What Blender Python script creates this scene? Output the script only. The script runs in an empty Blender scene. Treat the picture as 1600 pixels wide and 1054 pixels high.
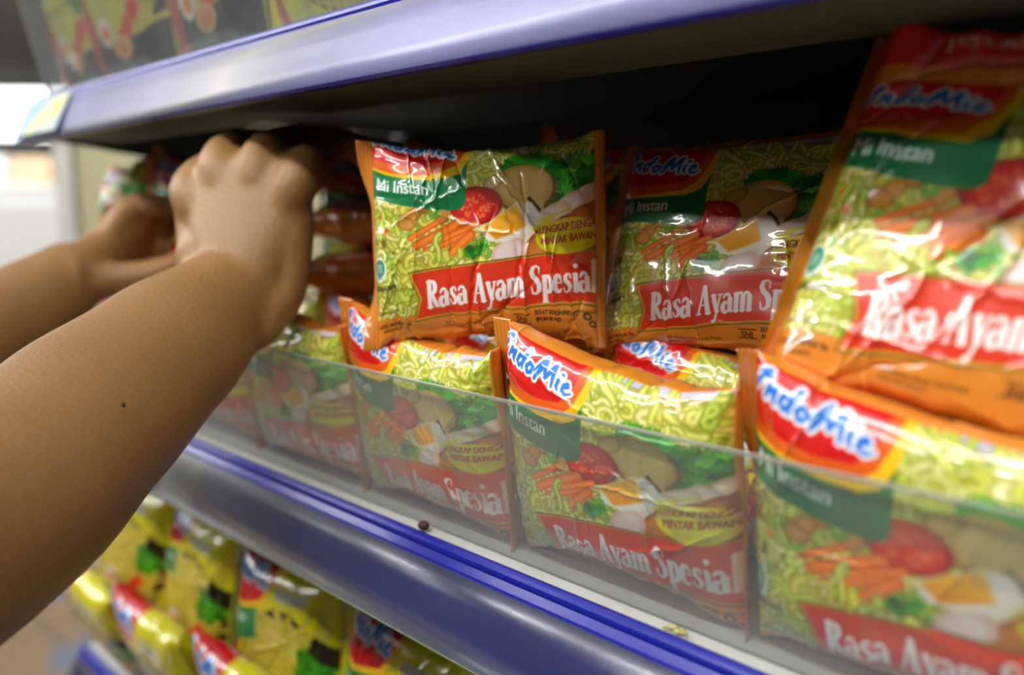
import bpy, bmesh, math, random
import numpy as np
from mathutils import Vector, Matrix

sc = bpy.context.scene
COL = sc.collection
# ------------------------------------------------------------------ camera
cd = bpy.data.cameras.new('camera'); cam = bpy.data.objects.new('camera', cd); COL.objects.link(cam); sc.camera = cam
cd.sensor_width = 36.0; cd.lens = 29.25; cd.clip_start = .02; cd.clip_end = 60
cam.location = (0, -.2375, 1.12)
cam.rotation_euler = Vector((-0.68879308, 0.70930649, -0.14982791)).to_track_quat('-Z', 'Y').to_euler()
cd.dof.use_dof = True; cd.dof.focus_distance = .352; cd.dof.aperture_fstop = 3.6
# ------------------------------------------------------------------ world, exposure
w = bpy.data.worlds.new('store_air'); sc.world = w; w.use_nodes = True
bg = w.node_tree.nodes['Background']; bg.inputs[0].default_value = (.93, .97, 1.0, 1); bg.inputs[1].default_value = .09
sc.view_settings.view_transform = 'Standard'; sc.view_settings.look = 'None'; sc.view_settings.gamma = 1; sc.view_settings.exposure = -0.17
sc.view_settings.use_curve_mapping = False
LAMP = 62.0            # strength of the ceiling tubes
sc.cycles.max_bounces = 10; sc.cycles.transparent_max_bounces = 16; sc.cycles.caustics_reflective = False; sc.cycles.caustics_refractive = False
sc.cycles.sample_clamp_indirect = 4.0

# ------------------------------------------------------------------ helpers
def srgb(c):
    c = np.asarray(c, float); return tuple(np.where(c <= .04045, c / 12.92, ((c + .055) / 1.055) ** 2.4))
def mat(name, col=(.5, .5, .5), rough=.5, metal=0., coat=0., coat_rough=.05, noise=0., nscale=20., bump=0., bscale=60., emit=None, estr=0., sss=0., trans=0., spec=.5):
    m = bpy.data.materials.new(name); m.use_nodes = True; nt = m.node_tree; N = nt.nodes; L = nt.links
    b = N['Principled BSDF']; c = srgb(col) + (1,)
    b.inputs['Base Color'].default_value = c; b.inputs['Roughness'].default_value = rough; b.inputs['Metallic'].default_value = metal
    b.inputs['Coat Weight'].default_value = coat; b.inputs['Coat Roughness'].default_value = coat_rough
    b.inputs['Specular IOR Level'].default_value = spec; b.inputs['Transmission Weight'].default_value = trans
    tc = N.new('ShaderNodeTexCoord')
    if noise:
        n = N.new('ShaderNodeTexNoise'); n.inputs['Scale'].default_value = nscale; n.inputs['Detail'].default_value = 6
        L.new(tc.outputs['Object'], n.inputs['Vector'])
        r = N.new('ShaderNodeValToRGB'); r.color_ramp.elements[0].position = .3; r.color_ramp.elements[1].position = .7
        r.color_ramp.elements[0].color = tuple(x * (1 - noise) for x in c[:3]) + (1,); r.color_ramp.elements[1].color = tuple(min(1, x * (1 + noise * .5)) for x in c[:3]) + (1,)
        L.new(n.outputs[0], r.inputs[0]); L.new(r.outputs[0], b.inputs['Base Color'])
    if bump:
        n2 = N.new('ShaderNodeTexNoise'); n2.inputs['Scale'].default_value = bscale; n2.inputs['Detail'].default_value = 5
        L.new(tc.outputs['Object'], n2.inputs['Vector'])
        bp = N.new('ShaderNodeBump'); bp.inputs['Strength'].default_value = bump; bp.inputs['Distance'].default_value = .002
        L.new(n2.outputs[0], bp.inputs['Height']); L.new(bp.outputs[0], b.inputs['Normal'])
    if emit: b.inputs['Emission Color'].default_value = tuple(emit) + (1,); b.inputs['Emission Strength'].default_value = estr
    if sss:
        b.inputs['Subsurface Weight'].default_value = sss; b.inputs['Subsurface Radius'].default_value = (.9, .35, .18); b.inputs['Subsurface Scale'].default_value = .006
    return m

def empty(name, loc=(0, 0, 0), rot=(0, 0, 0)):
    o = bpy.data.objects.new(name, None); COL.objects.link(o); o.location = loc; o.rotation_euler = rot; o.empty_display_size = .02; return o
def tag(o, label=None, cat=None, group=None, kind=None):
    if label: o['label'] = label
    if cat: o['category'] = cat
    if group: o['group'] = group
    if kind: o['kind'] = kind
    return o
def link(name, me, parent=None, m=None):
    o = bpy.data.objects.new(name, me); COL.objects.link(o)
    if parent: o.parent = parent
    if m and not me.materials: me.materials.append(m)
    return o
def np_mesh(name, v, f, smooth=True, col=None):
    me = bpy.data.meshes.new(name); v = np.ascontiguousarray(v, np.float32).reshape(-1, 3); f = np.ascontiguousarray(f, np.int32)
    me.vertices.add(len(v)); me.vertices.foreach_set('co', v.ravel())
    k = f.shape[1]; me.loops.add(f.size); me.loops.foreach_set('vertex_index', f.ravel())
    me.polygons.add(len(f)); me.polygons.foreach_set('loop_start', np.arange(0, f.size, k, dtype=np.int32)); me.polygons.foreach_set('loop_total', np.full(len(f), k, np.int32))
    me.polygons.foreach_set('use_smooth', np.full(len(f), smooth, bool)); me.update(calc_edges=True)
    if col is not None:
        a = me.color_attributes.new('print', 'BYTE_COLOR', 'POINT'); c = np.ones((len(v), 4), np.float32); c[:, :3] = np.clip(col.reshape(-1, 3), 0, 1)
        a.data.foreach_set('color_srgb', c.ravel())
    return me
class MB:
    """collects boxes, extrusions, lathes into one mesh"""
    def __init__(s): s.bm = bmesh.new()
    def box(s, x0, x1, y0, y1, z0, z1, bev=0.):
        b = bmesh.new(); bmesh.ops.create_cube(b, size=1)
        for v in b.verts: v.co = Vector(((x0 + x1) / 2 + v.co.x * (x1 - x0), (y0 + y1) / 2 + v.co.y * (y1 - y0), (z0 + z1) / 2 + v.co.z * (z1 - z0)))
        if bev: bmesh.ops.bevel(b, geom=b.edges[:], offset=bev, segments=2, affect='EDGES', profile=.5)
        t = bpy.data.meshes.new('t'); b.to_mesh(t); s.bm.from_mesh(t); bpy.data.meshes.remove(t); b.free(); return s
    def extr(s, prof, x0, x1):
        """closed (y,z) profile drawn along x"""
        a = [s.bm.verts.new((x0, y, z)) for y, z in prof]; b = [s.bm.verts.new((x1, y, z)) for y, z in prof]; n = len(prof)
        for i in range(n): s.bm.faces.new((a[i], a[(i + 1) % n], b[(i + 1) % n], b[i]))
        s.bm.faces.new(a[::-1]); s.bm.faces.new(b); return s
    def poly_x(s, prof, x0, x1): return s.extr(prof, x0, x1)
    def ball(s, c, r, sc3=(1, 1, 1), seg=16):
        b = bmesh.new(); bmesh.ops.create_uvsphere(b, u_segments=seg, v_segments=seg // 2, radius=r)
        for v in b.verts: v.co = Vector((v.co.x * sc3[0] + c[0], v.co.y * sc3[1] + c[1], v.co.z * sc3[2] + c[2]))
        t = bpy.data.meshes.new('t'); b.to_mesh(t); s.bm.from_mesh(t); bpy.data.meshes.remove(t); b.free(); return s
    def tube(s, pts, r, n=8):
        pts = [Vector(p) for p in pts]; rr = [r] * len(pts) if np.isscalar(r) else r; prev = None
        for i, p in enumerate(pts):
            t = (pts[min(i + 1, len(pts) - 1)] - pts[max(i - 1, 0)]).normalized(); a = t.orthogonal().normalized(); b = t.cross(a)
            ring = [s.bm.verts.new(p + (a * math.cos(k * 2 * math.pi / n) + b * math.sin(k * 2 * math.pi / n)) * rr[i]) for k in range(n)]
            if prev:
                for k in range(n): s.bm.faces.new((prev[k], prev[(k + 1) % n], ring[(k + 1) % n], ring[k]))
            else: s.bm.faces.new(ring[::-1])
            prev = ring
        s.bm.faces.new(prev); return s
    def build(s, name, m, parent=None, smooth=False):
        bmesh.ops.recalc_face_normals(s.bm, faces=s.bm.faces[:]); me = bpy.data.meshes.new(name); s.bm.to_mesh(me); s.bm.free()
        if smooth:
            for p in me.polygons: p.use_smooth = True
        me.materials.append(m); return link(name, me, parent)
def copy_tree(o, parent=None):
    c = o.copy(); COL.objects.link(c); c.parent = parent
    for ch in [q for q in bpy.data.objects if q.parent == o]: copy_tree(ch, c)
    return c
# ------------------------------------------------------------------ printed artwork (computed colours, stored per vertex)
CW, CH = 900, 860                       # canvas pixels across the front face; the loop (front + back) is 2*CH rows
class Canvas:
    def __init__(s, base, seed=1):
        s.a = np.empty((2 * CH, CW, 3), np.float32); s.a[:] = base
        s.r = np.random.RandomState(seed)
    def win(s, u0, v0, u1, v1, pad=0.01):
        x0 = int(max(0, (u0 - pad) * CW)); x1 = int(min(CW, (u1 + pad) * CW + 1))
        y0 = int(max(0, (v0 - pad) * CH)); y1 = int(min(2 * CH, (v1 + pad) * CH + 1))
        if x1 <= x0 or y1 <= y0: return None
        Y, X = np.mgrid[y0:y1, x0:x1].astype(np.float32)
        return (slice(y0, y1), slice(x0, x1)), (X + .5) / CW, (Y + .5) / CH
    def put(s, sl, m, col):
        m = np.clip(m, 0, 1)[..., None]
        s.a[sl] = s.a[sl] * (1 - m) + np.asarray(col, np.float32) * m
    def ellipse(s, cu, cv, ru, rv, col, rot=0., soft=.004, edge=None):
        R = max(ru, rv) * 1.2
        w = s.win(cu - R, cv - R, cu + R, cv + R)
        if not w: return
        sl, U, V = w
        c, sn = math.cos(rot), math.sin(rot)
        x = (U - cu) * c + (V - cv) * sn; y = -(U - cu) * sn + (V - cv) * c
        d = np.sqrt((x / ru) ** 2 + (y / rv) ** 2)
        m = (1 - d) * min(ru, rv) / soft + .5
        if edge is not None:
            k = np.clip((d - edge[1]) / (1 - edge[1]), 0, 1)[..., None]
            col = np.asarray(col) * (1 - k) + np.asarray(edge[0]) * k
        s.put(sl, m, col)
    def poly(s, pts, col, soft=.003, grad=None):
        p = np.array(pts, np.float32)
        w = s.win(p[:, 0].min(), p[:, 1].min(), p[:, 0].max(), p[:, 1].max())
        if not w: return
        sl, U, V = w
        ins = np.zeros(U.shape, bool); dm = np.full(U.shape, 9., np.float32)
        n = len(p)
        for i in range(n):
            x0, y0 = p[i]; x1, y1 = p[(i + 1) % n]
            if y0 != y1:
                c = ((V > y0) != (V > y1)) & (U < (x1 - x0) * (V - y0) / (y1 - y0) + x0)
                ins ^= c
            dx, dy = x1 - x0, y1 - y0; L = dx * dx + dy * dy + 1e-12
            t = np.clip(((U - x0) * dx + (V - y0) * dy) / L, 0, 1)
            dm = np.minimum(dm, np.hypot(U - x0 - t * dx, V - y0 - t * dy))
        sd = np.where(ins, dm, -dm)
        if grad is not None:
            k = np.clip((V - p[:, 1].min()) / (p[:, 1].max() - p[:, 1].min()), 0, 1)[..., None]
            col = np.asarray(col) * (1 - k) + np.asarray(grad) * k
        s.put(sl, sd / soft + .5, col)
    def stroke(s, pts, wid, col, core=None, soft=.0022):
        """polyline with half widths; core = colour of the strand's middle"""
        p = np.array(pts, np.float32); n = len(p)
        wid = np.ones(n) * wid if np.isscalar(wid) else np.array(wid)
        W = float(wid.max())
        w = s.win(p[:, 0].min() - W, p[:, 1].min() - W, p[:, 0].max() + W, p[:, 1].max() + W)
        if not w: return
        sl, U, V = w
        best = np.full(U.shape, -9., np.float32)
        for i in range(n - 1):
            x0, y0 = p[i]; dx, dy = p[i + 1] - p[i]; L = dx * dx + dy * dy + 1e-12
            t = np.clip(((U - x0) * dx + (V - y0) * dy) / L, 0, 1)
            d = (wid[i] + (wid[i + 1] - wid[i]) * t) - np.hypot(U - x0 - t * dx, V - y0 - t * dy)
            best = np.maximum(best, d)
        m = best / soft + .5
        if core is not None:
            k = np.clip(best / (W * .8), 0, 1)[..., None]
            col = np.asarray(col) * (1 - k) + np.asarray(core) * k
        s.put(sl, m, col)
    def strokes(s, lst, col, T=lambda x, y: (x, y), k=1., grow=0., soft=.0022):
        for pts, wd in lst:
            q = [T(x, y) for x, y in pts]
            s.stroke(q, [w * k + grow for w in wd] if not np.isscalar(wd) else wd * k + grow, col, soft=soft)
    def tris(s, tri, col, ss=3):
        """anti-aliased fill of font triangles given as (n,3,2) in u,v"""
        t = np.asarray(tri, np.float32)
        if not len(t): return
        u0, v0 = t[..., 0].min(), t[..., 1].min(); u1, v1 = t[..., 0].max(), t[..., 1].max()
        x0 = int(max(0, u0 * CW - 2)); x1 = int(min(CW, u1 * CW + 3)); y0 = int(max(0, v0 * CH - 2)); y1 = int(min(2 * CH, v1 * CH + 3))
        if x1 <= x0 or y1 <= y0: return
        m = np.zeros(((y1 - y0) * ss, (x1 - x0) * ss), bool)
        q = np.stack([(t[..., 0] * CW - x0) * ss, (t[..., 1] * CH - y0) * ss], -1)
        for a, b, c in q:
            bx0 = int(max(0, min(a[0], b[0], c[0]) - 1)); bx1 = int(min(m.shape[1], max(a[0], b[0], c[0]) + 2))
            by0 = int(max(0, min(a[1], b[1], c[1]) - 1)); by1 = int(min(m.shape[0], max(a[1], b[1], c[1]) + 2))
            if bx1 <= bx0 or by1 <= by0: continue
            Y, X = np.ogrid[by0:by1, bx0:bx1]; X = X + .5; Y = Y + .5
            e = lambda p, r: (r[0] - p[0]) * (Y - p[1]) - (r[1] - p[1]) * (X - p[0])
            e1, e2, e3 = e(a, b), e(b, c), e(c, a)
            m[by0:by1, bx0:bx1] |= ((e1 >= 0) & (e2 >= 0) & (e3 >= 0)) | ((e1 <= 0) & (e2 <= 0) & (e3 <= 0))
        cov = m.reshape(y1 - y0, ss, x1 - x0, ss).mean((1, 3))
        s.put((slice(y0, y1), slice(x0, x1)), cov, col)
    def text(s, txt, u, v, h, col, sx=1., slope=0., rot180=False, bold=0., wave=None):
        """built-in font; u,v = baseline start, h = cap height in v"""
        t, wd = font_tris(txt)
        x = t[..., 0] * h * sx * (CH / CW); y = t[..., 1] * h
        if rot180: x, y = -x, -y
        y = y + slope * x
        if wave: y = y + wave(x)
        for sx_, sy_ in ([(0, 0)] if not bold else [(-1, 0), (1, 0), (0, 1), (0, -1)]):
            s.tris(np.stack([x + u + sx_ * bold * h, y + v + sy_ * bold * h * .5], -1), col)
        return wd * h * sx * CH / CW

_font = {}
def font_tris(txt, bold=0.):
    if (txt, bold) in _font: return _font[(txt, bold)]
    c = bpy.data.curves.new('lettering', 'FONT'); c.body = txt; c.offset = bold; c.resolution_u = 3
    o = bpy.data.objects.new('lettering', c); bpy.context.scene.collection.objects.link(o)
    dg = bpy.context.evaluated_depsgraph_get(); me = o.evaluated_get(dg).to_mesh()
    me.calc_loop_triangles()
    v = np.zeros(len(me.vertices) * 3, np.float32); me.vertices.foreach_get('co', v); v = v.reshape(-1, 3)[:, :2]
    ti = np.zeros(len(me.loop_triangles) * 3, np.int32); me.loop_triangles.foreach_get('vertices', ti)
    t = v[ti].reshape(-1, 3, 2) / .69
    w = float(v[:, 0].max()) / .69 if len(v) else 0.
    o.evaluated_get(dg).to_mesh_clear(); bpy.data.objects.remove(o); bpy.data.curves.remove(c)
    _font[(txt, bold)] = (t, w)
    return t, w

def arc(cx, cy, rx, ry, a0, a1, n=10):
    return [(cx + rx * math.cos(math.radians(a0 + (a1 - a0) * i / (n - 1))), cy + ry * math.sin(math.radians(a0 + (a1 - a0) * i / (n - 1)))) for i in range(n)]

# bold condensed slab-serif letters: list of (points, half widths), baseline 0, x-height .66, caps 1
TK, TH = .085, .028
def _st(x, y0, y1): return ([(x, y0), (x, y1)], TK)
def _sf(x0, x1, y): return ([(x0, y), (x1, y)], TH)
def _var(pts, lo=TH, hi=TK, ph=0.):
    n = len(pts); return (pts, [lo + (hi - lo) * abs(math.sin(math.pi * i / (n - 1))) ** .8 for i in range(n)])
_A = lambda: [_var(arc(.17, .19, .13, .17, 60, 320, 12)), _st(.36, .08, .46), _var(arc(.21, .46, .15, .17, 10, 165, 8), .03, .06), ([(.36, .1), (.44, .03)], .04)]
SER = {
 'R': (.66, [_st(.16, .04, .95), _sf(.02, .32, .03), _sf(.02, .3, .96), _var([(.2, .95)] + arc(.26, .73, .2, .22, 85, -85, 9) + [(.2, .5)]), ([(.3, .5), (.42, .24), (.5, .06)], [.05, .085, .07]), _sf(.46, .64, .03)]),
 'a': (.5, _A()),
 's': (.42, [([(.34, .5), (.3, .62), (.2, .63), (.1, .55), (.12, .42), (.24, .33), (.32, .2), (.26, .06), (.14, .03), (.05, .1), (.04, .2)], [.03, .03, .04, .06, .075, .08, .07, .045, .03, .03, .03])]),
 'A': (.68, [([(.1, .03), (.32, .97)], [.035, .045]), ([(.34, .95), (.54, .05)], [.08, .09]), ([(.18, .33), (.46, .33)], .028), _sf(.0, .2, .03), _sf(.42, .66, .03)]),
 'y': (.5, [([(.1, .62), (.27, .08)], .08), ([(.42, .62), (.26, .05), (.16, -.24), (.06, -.27)], [.035, .04, .045, .06]), _sf(.0, .2, .64), _sf(.34, .5, .64)]),
 'm': (.86, [_st(.14, .04, .6), _st(.43, .04, .5), _st(.72, .04, .5), _var(arc(.3, .44, .14, .19, 160, 0, 7), .03, .06), _var(arc(.59, .44, .14, .19, 160, 0, 7), .03, .06), _sf(.02, .24, .03), _sf(.33, .53, .03), _sf(.62, .84, .03), _sf(.02, .14, .62)]),
 'S': (.56, [([(.43, .72), (.44, .93), (.3, .99), (.15, .94), (.09, .78), (.17, .62), (.32, .5), (.43, .34), (.42, .14), (.28, .02), (.12, .05), (.07, .28)], [.025, .03, .035, .06, .085, .09, .095, .09, .08, .04, .035, .025])]),
 'p': (.54, [_st(.14, -.26, .6), _var(arc(.28, .33, .16, .29, 120, -130, 11)), _sf(.02, .26, -.29), _sf(.02, .14, .63)]),
 'e': (.46, [_var(arc(.23, .33, .16, .3, 30, 320, 14)), ([(.12, .36), (.38, .36), (.38, .46)], .03)]),
 'i': (.3, [_st(.15, .04, .58), _sf(.03, .27, .03), _sf(.03, .15, .62), ([(.14, .86), (.15, .87)], .085)]),
 'l': (.3, [_st(.15, .04, .95), _sf(.03, .27, .03), _sf(.03, .15, .96)]),
 ' ': (.26, []),
}
def serif(cv, txt, T, k=1., col=(1, 1, 1)):
    """T maps letter space (x advance, y) to (u, v)"""
    x = 0.
    for ch in txt:
        adv, st = SER[ch]
        cv.strokes(st, col, lambda px, py, x=x: T(px + x, py), k)
        x += adv
    return x
# brush-script logo letters
LOGO = [
 ([(.05, .12), (.2, .5), (.33, .98), (.2, .86), (.1, .72)], [.04, .085, .09, .07, .05]), ([(.02, .35), (.28, .62), (.44, .78)], [.03, .06, .05]),
 ([(.42, .12), (.5, .5), (.52, .3), (.66, .52), (.64, .2), (.7, .1)], [.05, .07, .05, .07, .06, .04]),
 ([(1.02, .5), (.86, .5), (.8, .25), (.92, .1), (1.04, .35), (1.14, .92), (1.02, .4), (1.06, .1)], [.05, .07, .065, .06, .06, .07, .06, .04]),
 ([(1.3, .5), (1.2, .3), (1.28, .1), (1.42, .2), (1.42, .42), (1.3, .5)], [.06, .07, .06, .06, .07, .05]),
 ([(1.58, .05), (1.7, .5), (1.78, .98), (1.86, .5), (1.92, .3), (2.02, .65), (2.12, .96), (2.14, .5), (2.2, .1)], [.05, .08, .08, .07, .06, .08, .08, .07, .05]),
 ([(1.5, .3), (1.7, .86)], [.03, .05]),
 ([(2.34, .5), (2.34, .25), (2.42, .1)], [.07, .065, .04]), ([(2.4, .72), (2.42, .75)], .07),
 ([(2.56, .3), (2.72, .42), (2.66, .54), (2.55, .42), (2.56, .18), (2.7, .08), (2.86, .22)], [.05, .055, .06, .065, .065, .06, .03])]
def logo(cv, T, k):
    for g, c in ((k * .085, (.97, .98, 1.)), (0, (.07, .45, .86))):
        cv.strokes(LOGO, c, T, k, g)

def noodles(cv, u0, v0, u1, v1, n, cols, cores, wid=.011, ln=.16):
    r = cv.r
    for i in range(n):
        u = r.uniform(u0, u1); v = r.uniform(v0, v1); th = r.uniform(0, 6.28); k = r.uniform(-9, 9)
        pts = [(u, v)]
        for j in range(9):
            th += k * .12 + r.normal() * .15
            if j == 4: k = -k
            u += math.cos(th) * ln / 9; v += math.sin(th) * ln / 9
            pts.append((u, v))
        c = cols[r.randint(len(cols))]; e = cores[r.randint(len(cores))]
        cv.stroke(pts, wid * r.uniform(.7, 1.25), c, e)
def leaves(cv, u0, v0, u1, v1, n, cols, sz=.05):
    r = cv.r
    for i in range(n):
        u = r.uniform(u0, u1); v = r.uniform(v0, v1); th = r.uniform(.9, 2.2)
        c = np.array(cols[r.randint(len(cols))]) * r.uniform(.8, 1.15)
        for s in range(5):
            a = th + (s - 2) * .42; L = sz * r.uniform(.6, 1.1)
            cv.stroke([(u, v), (u + math.cos(a) * L * .6, v + math.sin(a) * L * .6), (u + math.cos(a) * L, v + math.sin(a) * L)], [.004, .008, .0015], c)

WHITE = (.98, .97, .94)
def art_chicken():
    OR = (.88, .54, .17)
    c = Canvas(OR, 5); r = c.r
    # bowl of noodles over the whole front
    c.poly([(-.02, .1), (1.02, .1), (1.02, .99), (-.02, .99)], (.44, .42, .10))
    c.poly([(.40, .93), (1.02, .945), (1.02, .99), (.40, .99)], (.80, .78, .86))
    c.poly([(.40, .87), (1.02, .885), (1.02, .95), (.40, .95)], (.72, .62, .12), grad=(.6, .55, .2))
    YC = [(.56, .58, .10), (.64, .62, .14), (.48, .56, .10), (.70, .60, .12)]; YK = [(.93, .94, .50), (.90, .92, .42), (.96, .94, .66), (.80, .88, .36)]
    noodles(c, -.02, .12, .75, .9, 470, YC, YK, .0155, .18)
    noodles(c, .4, .68, 1.0, .9, 150, YC, YK, .017, .16)
    for i in range(26):
        c.stroke([(r.uniform(0, .35), r.uniform(.3, .58))] * 2, r.uniform(.006, .016), [(.35, .66, .12), (.9, .45, .12), (.5, .72, .15)][r.randint(3)])
    leaves(c, .76, .58, .99, .74, 110, [(.10, .50, .10), (.2, .66, .14), (.08, .40, .10), (.35, .75, .2)], .07)
    leaves(c, .62, .74, .80, .80, 22, [(.10, .50, .10), (.2, .66, .14)], .05)
    for u, v, q in [(.47, .80, .05), (.56, .82, .035)]:
        c.stroke(arc(u, v, q, q * .8, 0, 360, 16), .014, (.66, .66, .2), (.92, .93, .6))
    # fried bits
    for u, v in [(.22, .56), (.19, .525), (.36, .56), (.26, .61)]: c.ellipse(u, v, .045, .03, (.85, .60, .25), r.uniform(-1, 1), edge=((.6, .38, .1), .6))
    # mushroom slice
    c.ellipse(.715, .665, .135, .110, (.45, .32, .10), -.25); c.ellipse(.71, .672, .127, .103, (.84, .72, .40), -.25, edge=((.72, .56, .24), .7))
    c.ellipse(.755, .595, .04, .055, (.82, .70, .42), .3); c.stroke([(.735, .62), (.775, .57), (.765, .535)], .009, (.25, .14, .06))
    c.ellipse(.585, .71, .055, .035, (.78, .66, .34), .5, edge=((.6, .45, .15), .6))
    # tomato
    c.ellipse(.505, .60, .115, .088, (.60, .05, .04), .15); c.ellipse(.505, .60, .104, .079, (.84, .14, .07), .15, edge=((.74, .07, .05), .75))
    for i in range(34):
        a = r.uniform(0, 6.28); q = r.uniform(.2, .78)
        c.ellipse(.505 + math.cos(a) * .10 * q, .60 + math.sin(a) * .074 * q, .009, .006, (.95, .45, .25), a)
    # chicken slices
    for i, (u, v) in enumerate([(1.02, .60), (.95, .565), (.88, .535), (.81, .50), (.74, .46)]):
        c.ellipse(u, v, .125, .062, (.96, .90, .84), .75, edge=((.88, .72, .58), .75)); c.ellipse(u + .035, v - .045, .115, .05, (.80, .48, .16), .75, edge=((.62, .32, .08), .6))
    c.ellipse(.645, .385, .085, .058, (.93, .86, .84), .5, edge=((.85, .70, .62), .6))
    # egg
    c.poly([(.53, .505), (.68, .605), (.745, .605), (.785, .545), (.775, .49), (.63, .43), (.54, .44)], (.97, .95, .90), .01)
    c.poly([(.535, .50), (.60, .55), (.685, .598), (.715, .50), (.66, .47), (.59, .445)], (.97, .62, .07), .012, grad=(.99, .78, .20))
    # carrot sticks
    for a in [(.24, .43, .44, .53, .021), (.28, .40, .47, .48, .019), (.38, .38, .48, .47, .022), (.21, .46, .33, .53, .014), (.43, .36, .50, .43, .018), (.35, .45, .50, .515, .015)]:
        c.stroke([(a[0], a[1]), (a[2], a[3])], a[4], (.86, .32, .05), (.98, .55, .16))
    # chopped spring onion rings
    for u, v, q in [(.50, .405, .03), (.54, .385, .022), (.53, .43, .018), (.47, .39, .018), (.32, .58, .02)]:
        c.stroke(arc(u, v, q, q, 0, 360, 14), .008, (.16, .50, .08), (.55, .80, .25))
    leaves(c, .46, .35, .53, .42, 12, [(.1, .45, .08), (.25, .6, .12)], .03)
    noodles(c, .02, .14, .52, .36, 90, YC, YK, .015, .13)
    # bottom strip
    c.poly([(-.02, -.02), (1.02, -.02), (1.02, .14), (.24, .085), (.20, .115), (-.02, .115)], OR)
    c.a[int(1.88 * CH):] = OR
    c.poly([(.21, .06), (1.02, .150), (1.02, .20), (.3, .2)], OR)
    # banner with gold outline
    b = lambda u: .298 + .115 * (u - .2) + .0 * u
    d = lambda u: .09 + .115 * (u - .2)
    outl = [(.205, d(.2) - .012), (1.02, d(1.02) - .014), (1.02, b(1.02) + .012), (.19, b(.2) + .012), (.235, .185)]
    c.poly(outl, (.48, .34, .05)); c.poly([(x + (.006 if i in (0, 3, 4) else 0), y + (.007 if i < 2 else -.006 if i < 4 else 0)) for i, (x, y) in enumerate(outl)], (.83, .66, .2))
    c.poly([(.218, d(.2) + .004), (1.02, d(1.02) + .002), (1.02, b(1.02) + .003), (.208, b(.2) + .002), (.250, .185)], (.87, .21, .07))
    w = sum(SER[q][0] for q in 'Rasa Ayam Spesial'); S = .735 / w
    serif(c, 'Rasa Ayam Spesial', lambda x, y: (.272 + x * S, .138 + .122 * x * S + y * .128), .120)
    # lower information text
    K = (.13, .08, .04)
    c.text('BANYAJIAN', .02, .135, .017, K, .9); c.text('SUKSES MAKMUR Tbk', .012, .072, .017, K, .78, bold=.02); c.text('INDONESIA', .04, .045, .015, K, .9)
    c.text('Baik digunakan sebelum / Kode Produksi', .345, .052, .015, K, .7); c.text('(Lihat pada kemasan)', .345, .030, .014, K, .8)
    c.text('SNI', .665, .075, .026, K, .9, bold=.02); c.stroke([(.655, .108), (.725, .112)], .0022, K); c.stroke([(.655, .068), (.725, .072)], .0022, K)
    c.text('BERAT BERSIH/NETTO', .745, .108, .019, K, .72, .05, bold=.02); c.text('BPOM RI MD', .750, .078, .019, K, .72, .05, bold=.02)
    c.stroke(arc(.965, .12, .014, .014, 0, 360, 12), .004, K); c.stroke(arc(.985, .09, .012, .012, 0, 360, 12), .004, K)
    # halal mark
    c.ellipse(.045, .33, .040, .052, (.93, .95, .90)); c.ellipse(.045, .335, .030, .038, (.05, .55, .42))
    for a in range(5): c.stroke([(.028 + a * .008, .318), (.030 + a * .007, .352)], .0018, (.85, .93, .88))
    c.text('HALAL', .022, .288, .013, (.05, .4, .3), .8)
    c.text('00050050300799', .004, .243, .022, (.08, .08, .05), .62, bold=.02)
    # yellow oval
    c.ellipse(.895, .452, .135, .074, (.90, .86, .05), .12); c.poly([(.74, .48), (.84, .555), (.80, .46)], (.90, .86, .05)); c.stroke([(.76, .515), (.90, .56)], .004, (.90, .86, .05))
    M = (.62, .10, .05)
    c.text('LENGKAP DENGAN', .775, .462, .031, M, .66, .12, bold=.025); c.text('MINYAK BAWANG', .785, .414, .031, M, .66, .12, bold=.025)
    c.ellipse(.765, .472, .006, .007, M)
    # green tab, stripes, red head
    def lobe(v_left, uR, v_b, rr, top=.99):
        return [(-.02, top), (-.02, v_left)] + [(u, v_left - (v_left - v_b) * math.sin(math.pi * .5 * u / (uR - rr))) for u in np.linspace(0.02, uR - rr, 8)] + arc(uR - rr, v_b + rr, rr, rr, -80, 0, 8) + [(uR, top)]
    c.poly(lobe(.640, .460, .585, .05, .88), (.02, .45, .24))
    c.poly([(-.02, .99), (-.02, .755), (.12, .735), (.25, .722), (.37, .722), (.43, .755), (.465, .84), (.48, .93), (.485, .99)], (.97, .80, .10))
    c.poly([(-.02, .99), (-.02, .765), (.12, .748), (.24, .742), (.35, .75), (.41, .80), (.45, .90), (.46, .99)], (.90, .38, .08))
    c.poly([(-.02, .99), (-.02, .80), (.12, .785), (.24, .782), (.35, .80), (.40, .86), (.42, .94), (.43, .99)], (.82, .07, .06))
    c.text('Mi Instan', .035, .668, .054, (.93, .97, .94), .95, -.06, bold=.035)
    logo(c, lambda x, y: (.015 + x * .136 + .02 * (y - .5), .865 - .012 * x + y * .098), .115)
    # fold-over and back (reads upside down above the front)
    c.poly([(-.02, .98), (1.02, .98), (1.02, 1.07), (-.02, 1.07)], OR)
    c.poly([(-.02, 1.07), (1.02, 1.07), (1.02, 1.30), (-.02, 1.30)], (.80, .10, .05)); c.poly([(.45, 1.07), (1.02, 1.07), (1.02, 1.12), (.5, 1.12)], OR)
    serif(c, 'Rasa Ayam Spesial', lambda x, y: (.93 - x * .085, 1.225 - y * .085), .085, (.95, .75, .72))
    noodles(c, 0, 1.34, 1, 1.8, 90, YC, YK, .016, .2)
    c.poly([(-.02, 1.45), (1.02, 1.45), (1.02, 1.62), (-.02, 1.62)], (.80, .10, .05))
    return c.a

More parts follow.
